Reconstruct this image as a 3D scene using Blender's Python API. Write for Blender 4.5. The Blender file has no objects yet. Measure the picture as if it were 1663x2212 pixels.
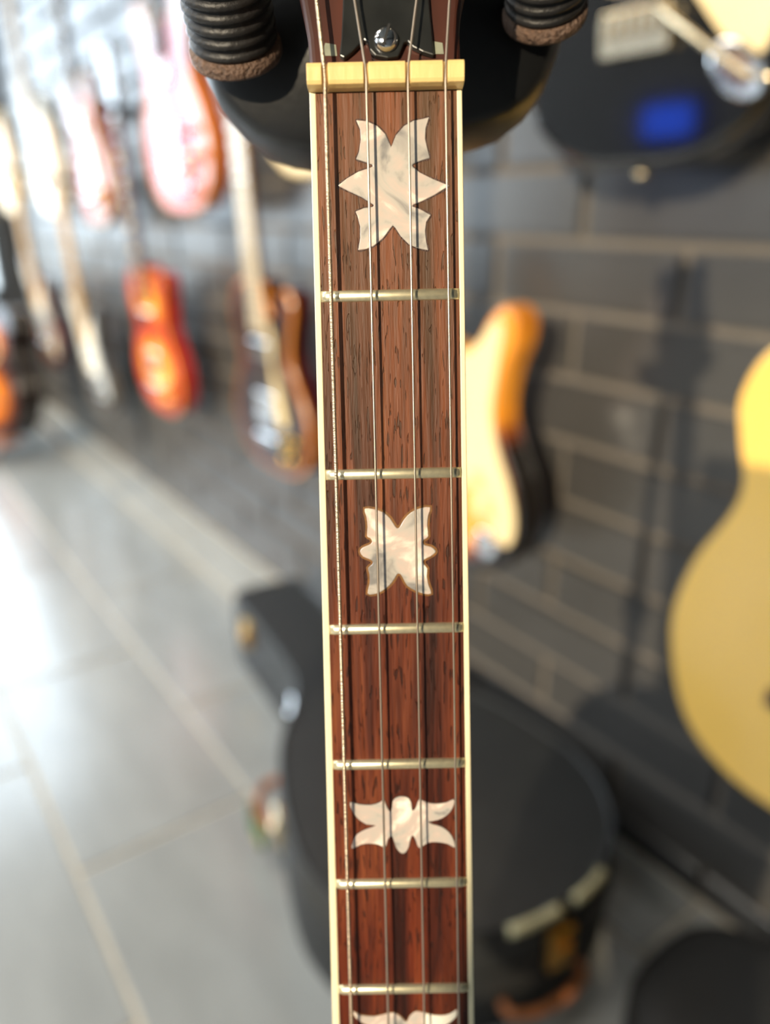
import bpy, bmesh, math, random
from mathutils import Vector, Matrix
random.seed(7)
scene = bpy.context.scene
COL = scene.collection

# ------------------------------------------------------------------ camera
FPX, CX, CY = 1660.0, 831.5, 1106.0
PITCH = math.atan(659 / FPX)
AZ = math.atan(1281.5 / math.hypot(FPX, 659))
CAM = Vector((0, 0, 0.98))
FH = Vector((-math.cos(AZ), math.sin(AZ), 0))
RT = Vector((math.sin(AZ), math.cos(AZ), 0))
ZZ = Vector((0, 0, 1))
FW = FH * math.cos(PITCH) - ZZ * math.sin(PITCH)
UP = FH * math.sin(PITCH) + ZZ * math.cos(PITCH)

def ray(x, y):
    return FW + RT * ((x - CX) / FPX) - UP * ((y - CY) / FPX)
def at_z(x, y, z):                       # pixel -> point on a level plane
    d = ray(x, y)
    return CAM + d * ((z - CAM.z) / d.z)
def at_y(x, y, Y):                       # pixel -> point on a plane parallel to the guitar wall
    d = ray(x, y)
    return CAM + d * (Y / d.y)

cd = bpy.data.cameras.new('camera')
cam = bpy.data.objects.new('camera', cd); COL.objects.link(cam)
cam.matrix_world = Matrix((
    (RT.x, UP.x, -FW.x, CAM.x), (RT.y, UP.y, -FW.y, CAM.y), (RT.z, UP.z, -FW.z, CAM.z), (0, 0, 0, 1)))
cd.sensor_fit = 'VERTICAL'; cd.sensor_height = 36; cd.sensor_width = 36 * 1663 / 2212
cd.lens = 36 * FPX / 2212
cd.clip_start = 0.01; cd.clip_end = 300
cd.dof.use_dof = True
cd.dof.focus_distance = 0.1525
cd.dof.aperture_fstop = cd.lens / 4.6
scene.camera = cam

# ------------------------------------------------------------------ light
SUN_DIR = Vector((-0.55, 1.0, -0.31)).normalized()
w = bpy.data.worlds.new('sky'); scene.world = w; w.use_nodes = True
nt = w.node_tree; nt.nodes.clear()
bg = nt.nodes.new('ShaderNodeBackground'); bg.inputs['Color'].default_value = (0.74, 0.88, 1.0, 1); bg.inputs['Strength'].default_value = 13.0      # bright hazy sky
out = nt.nodes.new('ShaderNodeOutputWorld')
nt.links.new(bg.outputs[0], out.inputs['Surface'])

sd = bpy.data.lights.new('sun', 'SUN'); sd.energy = 9.0; sd.angle = math.radians(0.45); sd.color = (1.0, 0.84, 0.60)
sun = bpy.data.objects.new('sun', sd); COL.objects.link(sun)
sun.rotation_euler = SUN_DIR.to_track_quat('-Z', 'Y').to_euler(); sun.location = (3, -5, 5)

def portal(loc, direction, sx, sy):
    l = bpy.data.lights.new('window_portal', 'AREA'); l.shape = 'RECTANGLE'; l.size = sx; l.size_y = sy
    l.cycles.is_portal = True
    o = bpy.data.objects.new('window_portal', l); COL.objects.link(o)
    o.location = loc; o.rotation_euler = Vector(direction).to_track_quat('-Z', 'Y').to_euler()
XE, XB, YL, YW, ZC = -4.45, 3.2, -2.6, 0.892, 2.9      # end wall, back wall, street wall, guitar wall, ceiling
SILL, HEAD, ESILL = 1.0, 2.75, 0.55
WX0, WX1, SHEAD = -2.45, 2.30, 2.38                         # street windows
portal(((WX0 + WX1) / 2, YL - 0.05, (SILL + SHEAD) / 2), (0, 1, 0), WX1 - WX0, SHEAD - SILL)
portal((XE - 0.05, -0.9, (ESILL + HEAD) / 2), (1, 0, 0), 3.4, HEAD - ESILL)

scene.view_settings.view_transform = 'Standard'
scene.view_settings.look = 'None'
scene.view_settings.gamma = 1.0
scene.view_settings.use_curve_mapping = False
scene.view_settings.exposure = -0.5

# ------------------------------------------------------------------ materials
def new_mat(name):
    m = bpy.data.materials.new(name); m.use_nodes = True
    return m, m.node_tree, m.node_tree.nodes['Principled BSDF']
def lin(c):
    return tuple((x / 12.92 if x <= 0.04045 else ((x + 0.055) / 1.055) ** 2.4) for x in (v / 255 for v in c)) + (1.0,)
def mat(name, col, rough=0.5, metal=0.0, coat=0.0, var=0.08, scale=30.0, bump=0.0, bscale=200.0, spec=0.5, stretch=None):
    m, t, b = new_mat(name)
    c = lin(col)
    tc = t.nodes.new('ShaderNodeTexCoord')
    src = tc.outputs['Object']
    if stretch:
        mp = t.nodes.new('ShaderNodeMapping'); mp.inputs['Scale'].default_value = stretch
        t.links.new(src, mp.inputs[0]); src = mp.outputs[0]
    nz = t.nodes.new('ShaderNodeTexNoise'); nz.inputs['Scale'].default_value = scale; nz.inputs['Detail'].default_value = 4
    t.links.new(src, nz.inputs['Vector'])
    rp = t.nodes.new('ShaderNodeValToRGB')
    rp.color_ramp.elements[0].position = 0.3; rp.color_ramp.elements[1].position = 0.7
    rp.color_ramp.elements[0].color = tuple(x * (1 - var) for x in c[:3]) + (1,)
    rp.color_ramp.elements[1].color = tuple(min(1, x * (1 + var)) for x in c[:3]) + (1,)
    t.links.new(nz.outputs['Fac'], rp.inputs[0]); t.links.new(rp.outputs[0], b.inputs['Base Color'])
    b.inputs['Roughness'].default_value = rough; b.inputs['Metallic'].default_value = metal
    b.inputs['Coat Weight'].default_value = coat; b.inputs['Coat Roughness'].default_value = 0.06
    b.inputs['Specular IOR Level'].default_value = spec
    if bump:
        n2 = t.nodes.new('ShaderNodeTexNoise'); n2.inputs['Scale'].default_value = bscale; n2.inputs['Detail'].default_value = 3
        t.links.new(src, n2.inputs['Vector'])
        bp = t.nodes.new('ShaderNodeBump'); bp.inputs['Strength'].default_value = bump; bp.inputs['Distance'].default_value = 0.002
        t.links.new(n2.outputs['Fac'], bp.inputs['Height']); t.links.new(bp.outputs[0], b.inputs['Normal'])
    return m

def burst_mat(name, stops, rough=0.25, coat=0.6, c1=(0, 0.13), r1=(0.17, 0.135), c2=(0, 0.32), r2=(0.135, 0.095)):
    """painted guitar burst: colour runs from the middle of the top out to the rim"""
    m, t, b = new_mat(name)
    tc = t.nodes.new('ShaderNodeTexCoord')
    lens = []
    for c, r in ((c1, r1), (c2, r2)):
        mp = t.nodes.new('ShaderNodeMapping')
        mp.inputs['Location'].default_value = (-c[0] / r[0], 0, -c[1] / r[1])
        mp.inputs['Scale'].default_value = (1 / r[0], 0, 1 / r[1])
        t.links.new(tc.outputs['Object'], mp.inputs[0])
        vl = t.nodes.new('ShaderNodeVectorMath'); vl.operation = 'LENGTH'
        t.links.new(mp.outputs[0], vl.inputs[0]); lens.append(vl.outputs['Value'])
    mn = t.nodes.new('ShaderNodeMath'); mn.operation = 'SMOOTH_MIN'; mn.inputs[2].default_value = 0.25
    t.links.new(lens[0], mn.inputs[0]); t.links.new(lens[1], mn.inputs[1])
    rp = t.nodes.new('ShaderNodeValToRGB')
    while len(rp.color_ramp.elements) < len(stops): rp.color_ramp.elements.new(0.5)
    for e, (p, c) in zip(rp.color_ramp.elements, stops): e.position = p; e.color = lin(c)
    t.links.new(mn.outputs[0], rp.inputs[0]); t.links.new(rp.outputs[0], b.inputs['Base Color'])
    b.inputs['Roughness'].default_value = rough; b.inputs['Coat Weight'].default_value = coat; b.inputs['Coat Roughness'].default_value = 0.05
    return m

def rosewood(name):
    m, t, b = new_mat(name)
    N = t.nodes.new; K = t.links.new
    tc = N('ShaderNodeTexCoord')
    def noise(sc, scale, detail=4, rough=0.55, dist=0.0):
        mp = N('ShaderNodeMapping'); mp.inputs['Scale'].default_value = sc
        K(tc.outputs['Object'], mp.inputs[0])
        n = N('ShaderNodeTexNoise'); n.inputs['Scale'].default_value = scale; n.inputs['Detail'].default_value = detail
        n.inputs['Roughness'].default_value = rough; n.inputs['Distortion'].default_value = dist
        K(mp.outputs[0], n.inputs['Vector']); return n.outputs['Fac']
    def ramp(f, stops):
        r = N('ShaderNodeValToRGB')
        while len(r.color_ramp.elements) < len(stops): r.color_ramp.elements.new(0.5)
        for e, (p, c) in zip(r.color_ramp.elements, stops):
            e.position = p; e.color = c if len(c) == 4 else lin(c)
        K(f, r.inputs[0]); return r.outputs[0]
    streak = ramp(noise((1, 0.045, 1), 210, 5, 0.6, 0.6), [(0.34, (46, 20, 13)), (0.45, (76, 35, 21)), (0.56, (104, 52, 30)), (0.72, (134, 76, 42))])
    fine = ramp(noise((1, 0.03, 1), 1500, 3), [(0.35, (0.62, 0.58, 0.55, 1)), (0.65, (1, 1, 1, 1))])
    mx = N('ShaderNodeMixRGB'); mx.blend_type = 'MULTIPLY'; mx.inputs[0].default_value = 0.8
    K(streak, mx.inputs[1]); K(fine, mx.inputs[2])
    # red-brown heart stain that wanders along the board
    stain = ramp(noise((1, 0.35, 1), 22, 3), [(0.38, (0, 0, 0, 1)), (0.62, (1, 1, 1, 1))])
    m3 = N('ShaderNodeMixRGB'); m3.blend_type = 'MULTIPLY'; m3.inputs[2].default_value = (0.84, 0.54, 0.42, 1)
    K(stain, m3.inputs[0]); K(mx.outputs[0], m3.inputs[1])
    # pores: short slits along the grain
    pore = ramp(noise((1, 0.10, 1), 1500, 2, 0.5, 0.4), [(0.355, (1, 1, 1, 1)), (0.395, (0, 0, 0, 1))])
    m4 = N('ShaderNodeMixRGB'); m4.blend_type = 'MIX'; m4.inputs[2].default_value = lin((38, 17, 12))
    sc = N('ShaderNodeMath'); sc.operation = 'MULTIPLY'; sc.inputs[1].default_value = 0.8
    K(pore, sc.inputs[0]); K(sc.outputs[0], m4.inputs[0]); K(m3.outputs[0], m4.inputs[1])
    # sun glare painted into the colour: browner and paler near the nut end
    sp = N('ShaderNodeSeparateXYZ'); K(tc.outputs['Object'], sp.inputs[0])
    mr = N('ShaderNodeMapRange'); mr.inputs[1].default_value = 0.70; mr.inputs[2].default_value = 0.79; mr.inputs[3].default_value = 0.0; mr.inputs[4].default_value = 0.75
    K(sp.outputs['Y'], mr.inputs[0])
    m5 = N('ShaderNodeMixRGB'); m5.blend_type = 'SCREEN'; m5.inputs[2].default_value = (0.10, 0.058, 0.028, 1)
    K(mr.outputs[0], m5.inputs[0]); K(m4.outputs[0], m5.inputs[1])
    K(m5.outputs[0], b.inputs['Base Color'])
    b.inputs['Roughness'].default_value = 0.5; b.inputs['Specular IOR Level'].default_value = 0.22
    grain = noise((1, 0.06, 1), 900, 4, 0.6)
    ad = N('ShaderNodeMath'); ad.operation = 'SUBTRACT'; K(grain, ad.inputs[0]); K(pore, ad.inputs[1])
    bp = N('ShaderNodeBump'); bp.inputs['Strength'].default_value = 0.8; bp.inputs['Distance'].default_value = 0.0003
    K(ad.outputs[0], bp.inputs['Height']); K(bp.outputs[0], b.inputs['Normal'])
    return m

def pearl(name):
    m, t, b = new_mat(name)
    N = t.nodes.new; K = t.links.new
    tc = N('ShaderNodeTexCoord')
    n = N('ShaderNodeTexNoise'); n.inputs['Scale'].default_value = 110; n.inputs['Detail'].default_value = 5; n.inputs['Distortion'].default_value = 1.1
    K(tc.outputs['Object'], n.inputs['Vector'])
    r = N('ShaderNodeValToRGB')
    for _ in range(2): r.color_ramp.elements.new(0.5)
    for e, (p, c) in zip(r.color_ramp.elements, [(0.32, (132, 129, 126)), (0.44, (186, 178, 168)), (0.54, (200, 180, 168)), (0.66, (250, 242, 224))]):
        e.position = p; e.color = lin(c)
    K(n.outputs['Fac'], r.inputs[0]); K(r.outputs[0], b.inputs['Base Color'])
    b.inputs['Roughness'].default_value = 0.3; b.inputs['Metallic'].default_value = 0.12
    b.inputs['Coat Weight'].default_value = 0.6; b.inputs['Coat Roughness'].default_value = 0.12
    bp = N('ShaderNodeBump'); bp.inputs['Strength'].default_value = 0.12; bp.inputs['Distance'].default_value = 0.0006
    K(n.outputs['Fac'], bp.inputs['Height']); K(bp.outputs[0], b.inputs['Normal'])
    return m

def pane_mat(name):
    m = bpy.data.materials.new(name); m.use_nodes = True; t = m.node_tree; t.nodes.clear()
    o = t.nodes.new('ShaderNodeOutputMaterial'); mx = t.nodes.new('ShaderNodeMixShader')
    tr = t.nodes.new('ShaderNodeBsdfTransparent'); gl = t.nodes.new('ShaderNodeBsdfGlossy'); gl.inputs['Roughness'].default_value = 0.02
    mx.inputs[0].default_value = 0.06
    t.links.new(tr.outputs[0], mx.inputs[1]); t.links.new(gl.outputs[0], mx.inputs[2]); t.links.new(mx.outputs[0], o.inputs[0])
    return m

M = dict(
    block=mat('block_paint', (60, 59, 58), 0.28, bump=0.12, bscale=60, var=0.10, scale=8, spec=0.62),
    mortar=mat('mortar_paint', (98, 92, 85), 0.85, spec=0.2, bump=0.2, bscale=120),
    tile=mat('floor_tile', (160, 160, 155), 0.22, var=0.10, scale=5, bump=0.05, bscale=30, stretch=(1, 3, 1), spec=0.9),
    grout=mat('grout', (200, 188, 168), 0.7, var=0.1),
    plaster=mat('plaster', (84, 83, 82), 0.8),
    ceiling=mat('ceiling_paint', (128, 128, 126), 0.8),
    frame=mat('window_frame_metal', (52, 54, 56), 0.4, 0.6),
    pane=pane_mat('window_glass'),
    frontage=mat('street_frontage', (96, 92, 88), 0.8, scale=1),
    pavement=mat('pavement', (170, 168, 162), 0.8, scale=2),
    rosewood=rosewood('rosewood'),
    pearl=pearl('mother_of_pearl'),
    pearl_dull=mat('dull_grey_pearl', (140, 142, 124), 0.35, var=0.15, scale=400),
    filler=mat('amber_filler', (112, 72, 22), 0.45, var=0.35, scale=700),
    filler_dark=mat('dark_filler', (62, 36, 24), 0.6, var=0.3, scale=700, bump=0.3, bscale=1500),
    bone=mat('aged_bone', (228, 194, 128), 0.38, var=0.07, scale=250, stretch=(1, 0.3, 1), bump=0.06, bscale=900),
    binding=mat('cream_binding', (236, 222, 182), 0.38, var=0.03, scale=120),
    fret=mat('nickel_fret', (222, 212, 178), 0.36, 0.85, var=0.08, scale=900),
    string_plain=mat('plain_steel_string', (176, 162, 146), 0.34, 0.85, var=0.05),
    string_wound=mat('wound_string', (200, 180, 155), 0.38, 0.9, var=0.25, scale=2500, stretch=(0.02, 1, 0.02), bump=0.3, bscale=2500),
    mahogany=mat('red_mahogany', (86, 30, 18), 0.25, coat=0.7, var=0.3, scale=120, stretch=(1, 0.08, 1)),
    headface=mat('headstock_wood', (66, 32, 21), 0.4, coat=0.2, var=0.35, scale=160, stretch=(1, 0.1, 1)),
    trc=mat('black_cover_plastic', (30, 31, 30), 0.28, var=0.3, scale=180),
    chrome=mat('chrome', (225, 225, 225), 0.12, 1.0, var=0.03),
    nickel=mat('aged_nickel', (210, 195, 165), 0.25, 1.0, var=0.06),
    gold=mat('gold_metal', (226, 180, 84), 0.25, 1.0, var=0.06),
    brass=mat('brass', (205, 165, 95), 0.3, 1.0, var=0.1),
    blackplastic=mat('black_moulded_plastic', (17, 17, 17), 0.42, var=0.2, bump=0.05, bscale=500),
    rubber=mat('black_ribbed_rubber', (26, 24, 23), 0.5, var=0.2, bump=0.15, bscale=700),
    rubber_end=mat('rough_cut_rubber', (96, 74, 60), 0.65, var=0.4, scale=900, bump=0.8, bscale=900),
    steelblack=mat('black_steel', (24, 24, 25), 0.35, 0.3),
    skin=mat('banjo_head_film', (226, 224, 214), 0.5),
    maple=mat('maple', (222, 184, 128), 0.35, coat=0.4, var=0.06, stretch=(3, 1, 0.2)),
    dkboard=mat('dark_fretboard', (70, 48, 38), 0.4, var=0.2, stretch=(3, 1, 0.2)),
    glare_board=mat('pale_glare_board', (214, 200, 174), 0.25, coat=0.6, var=0.05, stretch=(3, 1, 0.2)),  # window reflection on the neck painted in as a pale base colour
    cream=mat('cream_plastic', (226, 203, 154), 0.3, var=0.02),
    white=mat('white_plastic', (238, 236, 226), 0.25, var=0.02),
    blackgloss=mat('black_lacquer', (10, 11, 13), 0.08, coat=1.0, var=0.05),
    blackcase=mat('black_case_covering', (27, 28, 28), 0.5, var=0.2, bump=0.4, bscale=400),
    casetrim=mat('worn_cream_edging', (186, 178, 140), 0.6, var=0.2),
    casedark=mat('case_edge_binding', (20, 21, 21), 0.45),
    canvas=mat('black_nylon', (26, 26, 26), 0.7, bump=0.4, bscale=600),
    green=mat('green_tag_paint', (24, 110, 44), 0.5),
    tagyellow=mat('yellow_tag_paint', (188, 168, 84), 0.5),
    leather=mat('tan_leather', (150, 92, 52), 0.55, var=0.2),
    yellow=mat('butter_yellow_lacquer', (232, 186, 92), 0.22, coat=0.6, var=0.03, scale=6),
    walnut=mat('walnut', (96, 58, 34), 0.4, coat=0.3, var=0.2),
    burgundy=mat('burgundy_lacquer', (62, 14, 16), 0.25, coat=0.6),
    amber=mat('amber_binding', (214, 132, 34), 0.3, coat=0.5),
)
M['b_strat'] = burst_mat('amber_burst', [(0.0, (236, 176, 70)), (0.74, (222, 140, 34)), (0.88, (120, 56, 16)), (0.98, (14, 9, 8))], r1=(0.155, 0.125), r2=(0.2, 0.15))
M['b_dark'] = burst_mat('dark_burst', [(0.0, (34, 14, 15)), (0.7, (26, 10, 12)), (1.0, (58, 12, 16))], 0.3, 0.15)
M['b_cherry'] = burst_mat('cherry_burst', [(0.0, (250, 204, 60)), (0.5, (246, 170, 46)), (0.78, (212, 58, 38)), (1.0, (150, 28, 24))])
M['b_red'] = burst_mat('red_lacquer', [(0.0, (186, 44, 52)), (0.7, (168, 30, 40)), (1.0, (130, 40, 20))])
M['b_pink'] = burst_mat('rose_red_lacquer', [(0.0, (200, 66, 80)), (0.88, (184, 44, 58)), (1.0, (184, 96, 40))])
M['b_acou'] = burst_mat('tobacco_burst', [(0.0, (226, 150, 48)), (0.4, (200, 110, 30)), (0.75, (84, 36, 18)), (1.0, (26, 14, 10))],
                        c1=(0, 0.16), r1=(0.2, 0.17), c2=(0, 0.38), r2=(0.15, 0.12))
M['b_tobacco'] = burst_mat('brown_burst', [(0.0, (220, 150, 70)), (0.55, (190, 100, 40)), (0.85, (110, 40, 24)), (1.0, (50, 20, 14))])
M['b_black'] = M['blackgloss']

# ------------------------------------------------------------------ helpers
def link(name, me, m=None, parent=None, smooth=False):
    o = bpy.data.objects.new(name, me); COL.objects.link(o)
    if m is not None and not me.materials: me.materials.append(m)
    if smooth:
        for p in me.polygons: p.use_smooth = True
    if parent: o.parent = parent
    return o
def tag(o, label, cat, group=None):
    o['label'] = label; o['category'] = cat
    if group: o['group'] = group
    return o
def thing(name, label, cat, loc=(0, 0, 0), group=None):
    o = bpy.data.objects.new(name, None); COL.objects.link(o); o.location = loc; o.empty_display_size = 0.05
    return tag(o, label, cat, group)
def bevel(o, width, seg=2, angle=35):
    b = o.modifiers.new('bevel', 'BEVEL'); b.width = width; b.segments = seg; b.limit_method = 'ANGLE'; b.angle_limit = math.radians(angle)
    return o
def pyobj(name, verts, faces, m, parent=None, smooth=False):
    me = bpy.data.meshes.new(name); me.from_pydata([tuple(v) for v in verts], [], faces); me.update()
    bm = bmesh.new(); bm.from_mesh(me); bmesh.ops.recalc_face_normals(bm, faces=bm.faces); bm.to_mesh(me); bm.free()
    return link(name, me, m, parent, smooth)
BOXF = [(0, 1, 3, 2), (4, 6, 7, 5), (0, 4, 5, 1), (2, 3, 7, 6), (0, 2, 6, 4), (1, 5, 7, 3)]
def box_verts(a, b):
    return [(x, y, z) for x in (a[0], b[0]) for y in (a[1], b[1]) for z in (a[2], b[2])]
def box(name, a, b, m, parent=None, bev=0.0, seg=2):
    o = pyobj(name, box_verts(a, b), BOXF, m, parent)
    if bev: bevel(o, bev, seg)
    return o
def boxes(name, lst, m, parent=None):
    V, F = [], []
    for a, b in lst:
        k = len(V); V += box_verts(a, b); F += [tuple(i + k for i in f) for f in BOXF]
    return pyobj(name, V, F, m, parent)
def catmull(pts, n=5, closed=True):
    out = []; L = len(pts)
    for i in range(L if closed else L - 1):
        p = [Vector(pts[(i + j - 1) % L] if closed else pts[min(max(i + j - 1, 0), L - 1)]) for j in range(4)]
        for k in range(n):
            t = k / n
            out.append(0.5 * (2 * p[1] + (p[2] - p[0]) * t + (2 * p[0] - 5 * p[1] + 4 * p[2] - p[3]) * t * t + (3 * p[1] - p[0] - 3 * p[2] + p[3]) * t ** 3))
    if not closed: out.append(Vector(pts[-1]))
    return out
def prism(name, outline, f0, f1, m, parent=None, bev=0.0, seg=2, smooth=False):
    """closed outline [(a,b)] lofted between two mapping functions a,b -> 3-D"""
    n = len(outline)
    V = [f0(*p) for p in outline] + [f1(*p) for p in outline]
    F = [tuple(range(n))[::-1], tuple(range(n, 2 * n))] + [(i, (i + 1) % n, n + (i + 1) % n, n + i) for i in range(n)]
    o = pyobj(name, V, F, m, parent)
    if bev: bevel(o, bev, seg, 40)
    if smooth:
        for p in o.data.polygons: p.use_smooth = len(p.vertices) == 4
    return o
def tube(name, pts, r, m, parent=None, seg=10, cap=True):
    """swept tube; r a number or a list"""
    pts = [Vector(p) for p in pts]; R = r if isinstance(r, (list, tuple)) else [r] * len(pts)
    V, F = [], []
    ref = None
    for i, p in enumerate(pts):
        t = (pts[min(i + 1, len(pts) - 1)] - pts[max(i - 1, 0)]).normalized()
        if ref is None:
            ref = Vector((0, 0, 1)) if abs(t.z) < 0.9 else Vector((1, 0, 0))
        a = t.cross(ref).normalized(); b = a.cross(t).normalized(); ref = b
        for k in range(seg):
            q = 2 * math.pi * k / seg
            V.append(p + (a * math.cos(q) + b * math.sin(q)) * R[i])
    for i in range(len(pts) - 1):
        for k in range(seg):
            F.append((i * seg + k, i * seg + (k + 1) % seg, (i + 1) * seg + (k + 1) % seg, (i + 1) * seg + k))
    if cap: F += [tuple(range(seg))[::-1], tuple((len(pts) - 1) * seg + k for k in range(seg))]
    return pyobj(name, V, F, m, parent, True)
def lathe(name, prof, origin, axis, m, parent=None, seg=20):
    """profile [(radius, height)] turned about an axis"""
    axis = Vector(axis).normalized(); o0 = Vector(origin)
    ref = Vector((0, 0, 1)) if abs(axis.z) < 0.9 else Vector((1, 0, 0))
    a = axis.cross(ref).normalized(); b = axis.cross(a)
    V, F = [], []
    for r, h in prof:
        for k in range(seg):
            q = 2 * math.pi * k / seg
            V.append(o0 + axis * h + (a * math.cos(q) + b * math.sin(q)) * max(r, 1e-5))
    n = len(prof)
    for i in range(n - 1):
        for k in range(seg):
            F.append((i * seg + k, i * seg + (k + 1) % seg, (i + 1) * seg + (k + 1) % seg, (i + 1) * seg + k))
    F += [tuple(range(seg)), tuple((n - 1) * seg + k for k in range(seg))]
    o = pyobj(name, V, F, m, parent, True)
    return o
def struct(o):
    o['kind'] = 'structure'; return o

# ------------------------------------------------------------------ the room
# floor: grout bed with the tiles lying proud of it
floor = struct(box('floor', (XE, YL, -0.1), (XB, YW + 0.1, -0.003), M['grout']))
TL, TW, G = 0.607, 0.303, 0.008
tile_me = bpy.data.meshes.new('tile')
bm = bmesh.new(); bmesh.ops.create_cube(bm, size=1)
for v in bm.verts: v.co = Vector((v.co.x * (TL - G), v.co.y * (TW - G), v.co.z * 0.008 - 0.004))
bmesh.ops.bevel(bm, geom=[e for e in bm.edges if abs(e.verts[0].co.z) < 1e-4 and abs(e.verts[1].co.z) < 1e-4], offset=0.0015, segments=1, affect='EDGES')
bm.to_mesh(tile_me); bm.free(); tile_me.materials.append(M['tile'])
Y0 = 0.140                       # a long joint on the floor
row = 0
for j in range(-9, 3):
    ya = Y0 + j * TW; yb = ya + TW
    off = -1.03 if j % 2 == 0 else -1.345
    for i in range(-7, 8):
        xa = off + i * TL
        if xa + TL < XE or xa > XB or yb < YL: continue
        x0, x1, y0, y1 = max(xa, XE), min(xa + TL, XB), max(ya, YL), min(yb, YW - 0.001)
        if x1 - x0 < 0.02 or y1 - y0 < 0.02: continue
        if x1 - x0 > TL - 1e-4 and y1 - y0 > TW - 1e-4:
            o = link('tile', tile_me, None, floor); o.location = ((x0 + x1) / 2, (y0 + y1) / 2, 0)
        else:
            box('tile', (x0 + G / 2, y0 + G / 2, -0.008), (x1 - G / 2, y1 - G / 2, 0), M['tile'], floor)

# guitar wall of painted blocks
wall = struct(box('wall_right', (XE - 0.15, YW + 0.008, -0.1), (XB + 0.15, YW + 0.15, ZC), M['mortar']))
BH, BL, BG = 0.0972, 0.340, 0.012
ZJ = 0.98 - 0.0455
z_first = ZJ - BH * 9
def block_mesh(L, Hh):
    me = bpy.data.meshes.new('block'); b = bmesh.new(); bmesh.ops.create_cube(b, size=1)
    for v in b.verts: v.co = Vector((v.co.x * (L - BG), v.co.y * 0.05, v.co.z * (Hh - BG)))
    fr = [e for e in b.edges if all(v.co.y < 0 for v in e.verts)]
    bmesh.ops.bevel(b, geom=fr, offset=0.004, segments=2, affect='EDGES')
    b.to_mesh(me); b.free(); me.materials.append(M['block'])
    for p in me.polygons: p.use_smooth = False
    return me
bme = block_mesh(BL, BH)
far = []
for c in range(-1, 29):
    z0 = z_first + (c) * BH; z1 = z0 + BH
    z0c, z1c = max(z0, 0.001), min(z1, ZC)
    if z1c - z0c < 0.02: continue
    offs = -0.600 if c % 2 == 0 else -0.600 - BL / 2
    for i in range(-13, 13):
        xa = offs + i * BL
        x0, x1 = max(xa, XE), min(xa + BL, XB)
        if x1 - x0 < 0.03: continue
        jit = random.uniform(-0.0012, 0.0012)
        full = x1 - x0 > BL - 1e-4 and z1c - z0c > BH - 1e-4
        near = z0 < 1.62 and x0 < 0.15
        if near and full:
            o = link('block', bme, None, wall); o.location = ((x0 + x1) / 2, YW + 0.025 + jit, (z0 + z1) / 2)
        elif near:
            box('block', (x0 + BG / 2, YW + jit, z0c + BG / 2), (x1 - BG / 2, YW + 0.05, z1c - BG / 2), M['block'], wall, 0.003, 1)
        else:
            far.append(((x0 + BG / 2, YW + jit, z0c + BG / 2), (x1 - BG / 2, YW + 0.05, z1c - BG / 2)))
o = boxes('outer_blocks', far, M['block'], wall); o['kind'] = 'stuff'

struct(box('ceiling', (XE - 0.15, YL - 0.15, ZC), (XB + 0.15, YW + 0.15, ZC + 0.1), M['ceiling']))
struct(box('wall_back', (XB, YL, -0.1), (XB + 0.15, YW, ZC), M['plaster']))
# street wall: parapet, header and posts with glazing between
wl = struct(boxes('wall_left', [((XE - 0.15, YL - 0.15, -0.1), (XB + 0.15, YL, SILL)), ((XE - 0.15, YL - 0.15, SHEAD), (XB + 0.15, YL, ZC)),
    ((XE - 0.15, YL - 0.15, SILL), (WX0, YL, SHEAD)), ((WX1, YL - 0.15, SILL), (XB + 0.15, YL, SHEAD))], M['plaster']))
posts = [-2.45, -0.85, 0.75, 2.30]
for n, (a, b) in enumerate(zip(posts[:-1], posts[1:]), 1):
    wf = struct(boxes('window_%d' % n, [((a - 0.02, YL - 0.11, SILL), (a + 0.02, YL - 0.05, SHEAD)), ((b - 0.02, YL - 0.11, SILL), (b + 0.02, YL - 0.05, SHEAD)),
                                        ((a, YL - 0.11, SILL), (b, YL - 0.05, SILL + 0.04)), ((a, YL - 0.11, SHEAD - 0.04), (b, YL - 0.05, SHEAD))], M['frame']))
    box('pane', (a + 0.02, YL - 0.083, SILL + 0.04), (b - 0.02, YL - 0.077, SHEAD - 0.04), M['pane'], wf)
# end wall with the shop window
we = struct(boxes('wall_end', [((XE - 0.15, YL - 0.15, -0.1), (XE, YW + 0.1, ESILL)), ((XE - 0.15, YL - 0.15, HEAD), (XE, YW + 0.1, ZC)),
                               ((XE - 0.15, 0.80, ESILL), (XE, YW + 0.1, HEAD))], M['plaster']))
ys = [YL, -1.5, -0.36, 0.80]
for n, (a, b) in enumerate(zip(ys[:-1], ys[1:]), 4):
    wf = struct(boxes('window_%d' % n, [((XE - 0.11, a - 0.02, ESILL), (XE - 0.05, a + 0.02, HEAD)), ((XE - 0.11, b - 0.02, ESILL), (XE - 0.05, b + 0.02, HEAD)),
                                        ((XE - 0.11, a, ESILL), (XE - 0.05, b, ESILL + 0.04)), ((XE - 0.11, a, HEAD - 0.04), (XE - 0.05, b, HEAD))], M['frame']))
    box('pane', (XE - 0.083, a + 0.02, ESILL + 0.04), (XE - 0.077, b - 0.02, HEAD - 0.04), M['pane'], wf)
struct(box('pavement', (-60, -60, -0.35), (60, 60, -0.12), M['pavement']))
# houses across the street; the low sun comes through the gap between them
struct(boxes('wall_opposite', [((-7, -16, -0.12), (2.6, -14, 11)), ((2.6, -16, -0.12), (9.6, -14, 4.2)), ((9.6, -16, -0.12), (40, -14, 11))], M['frontage']))

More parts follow.
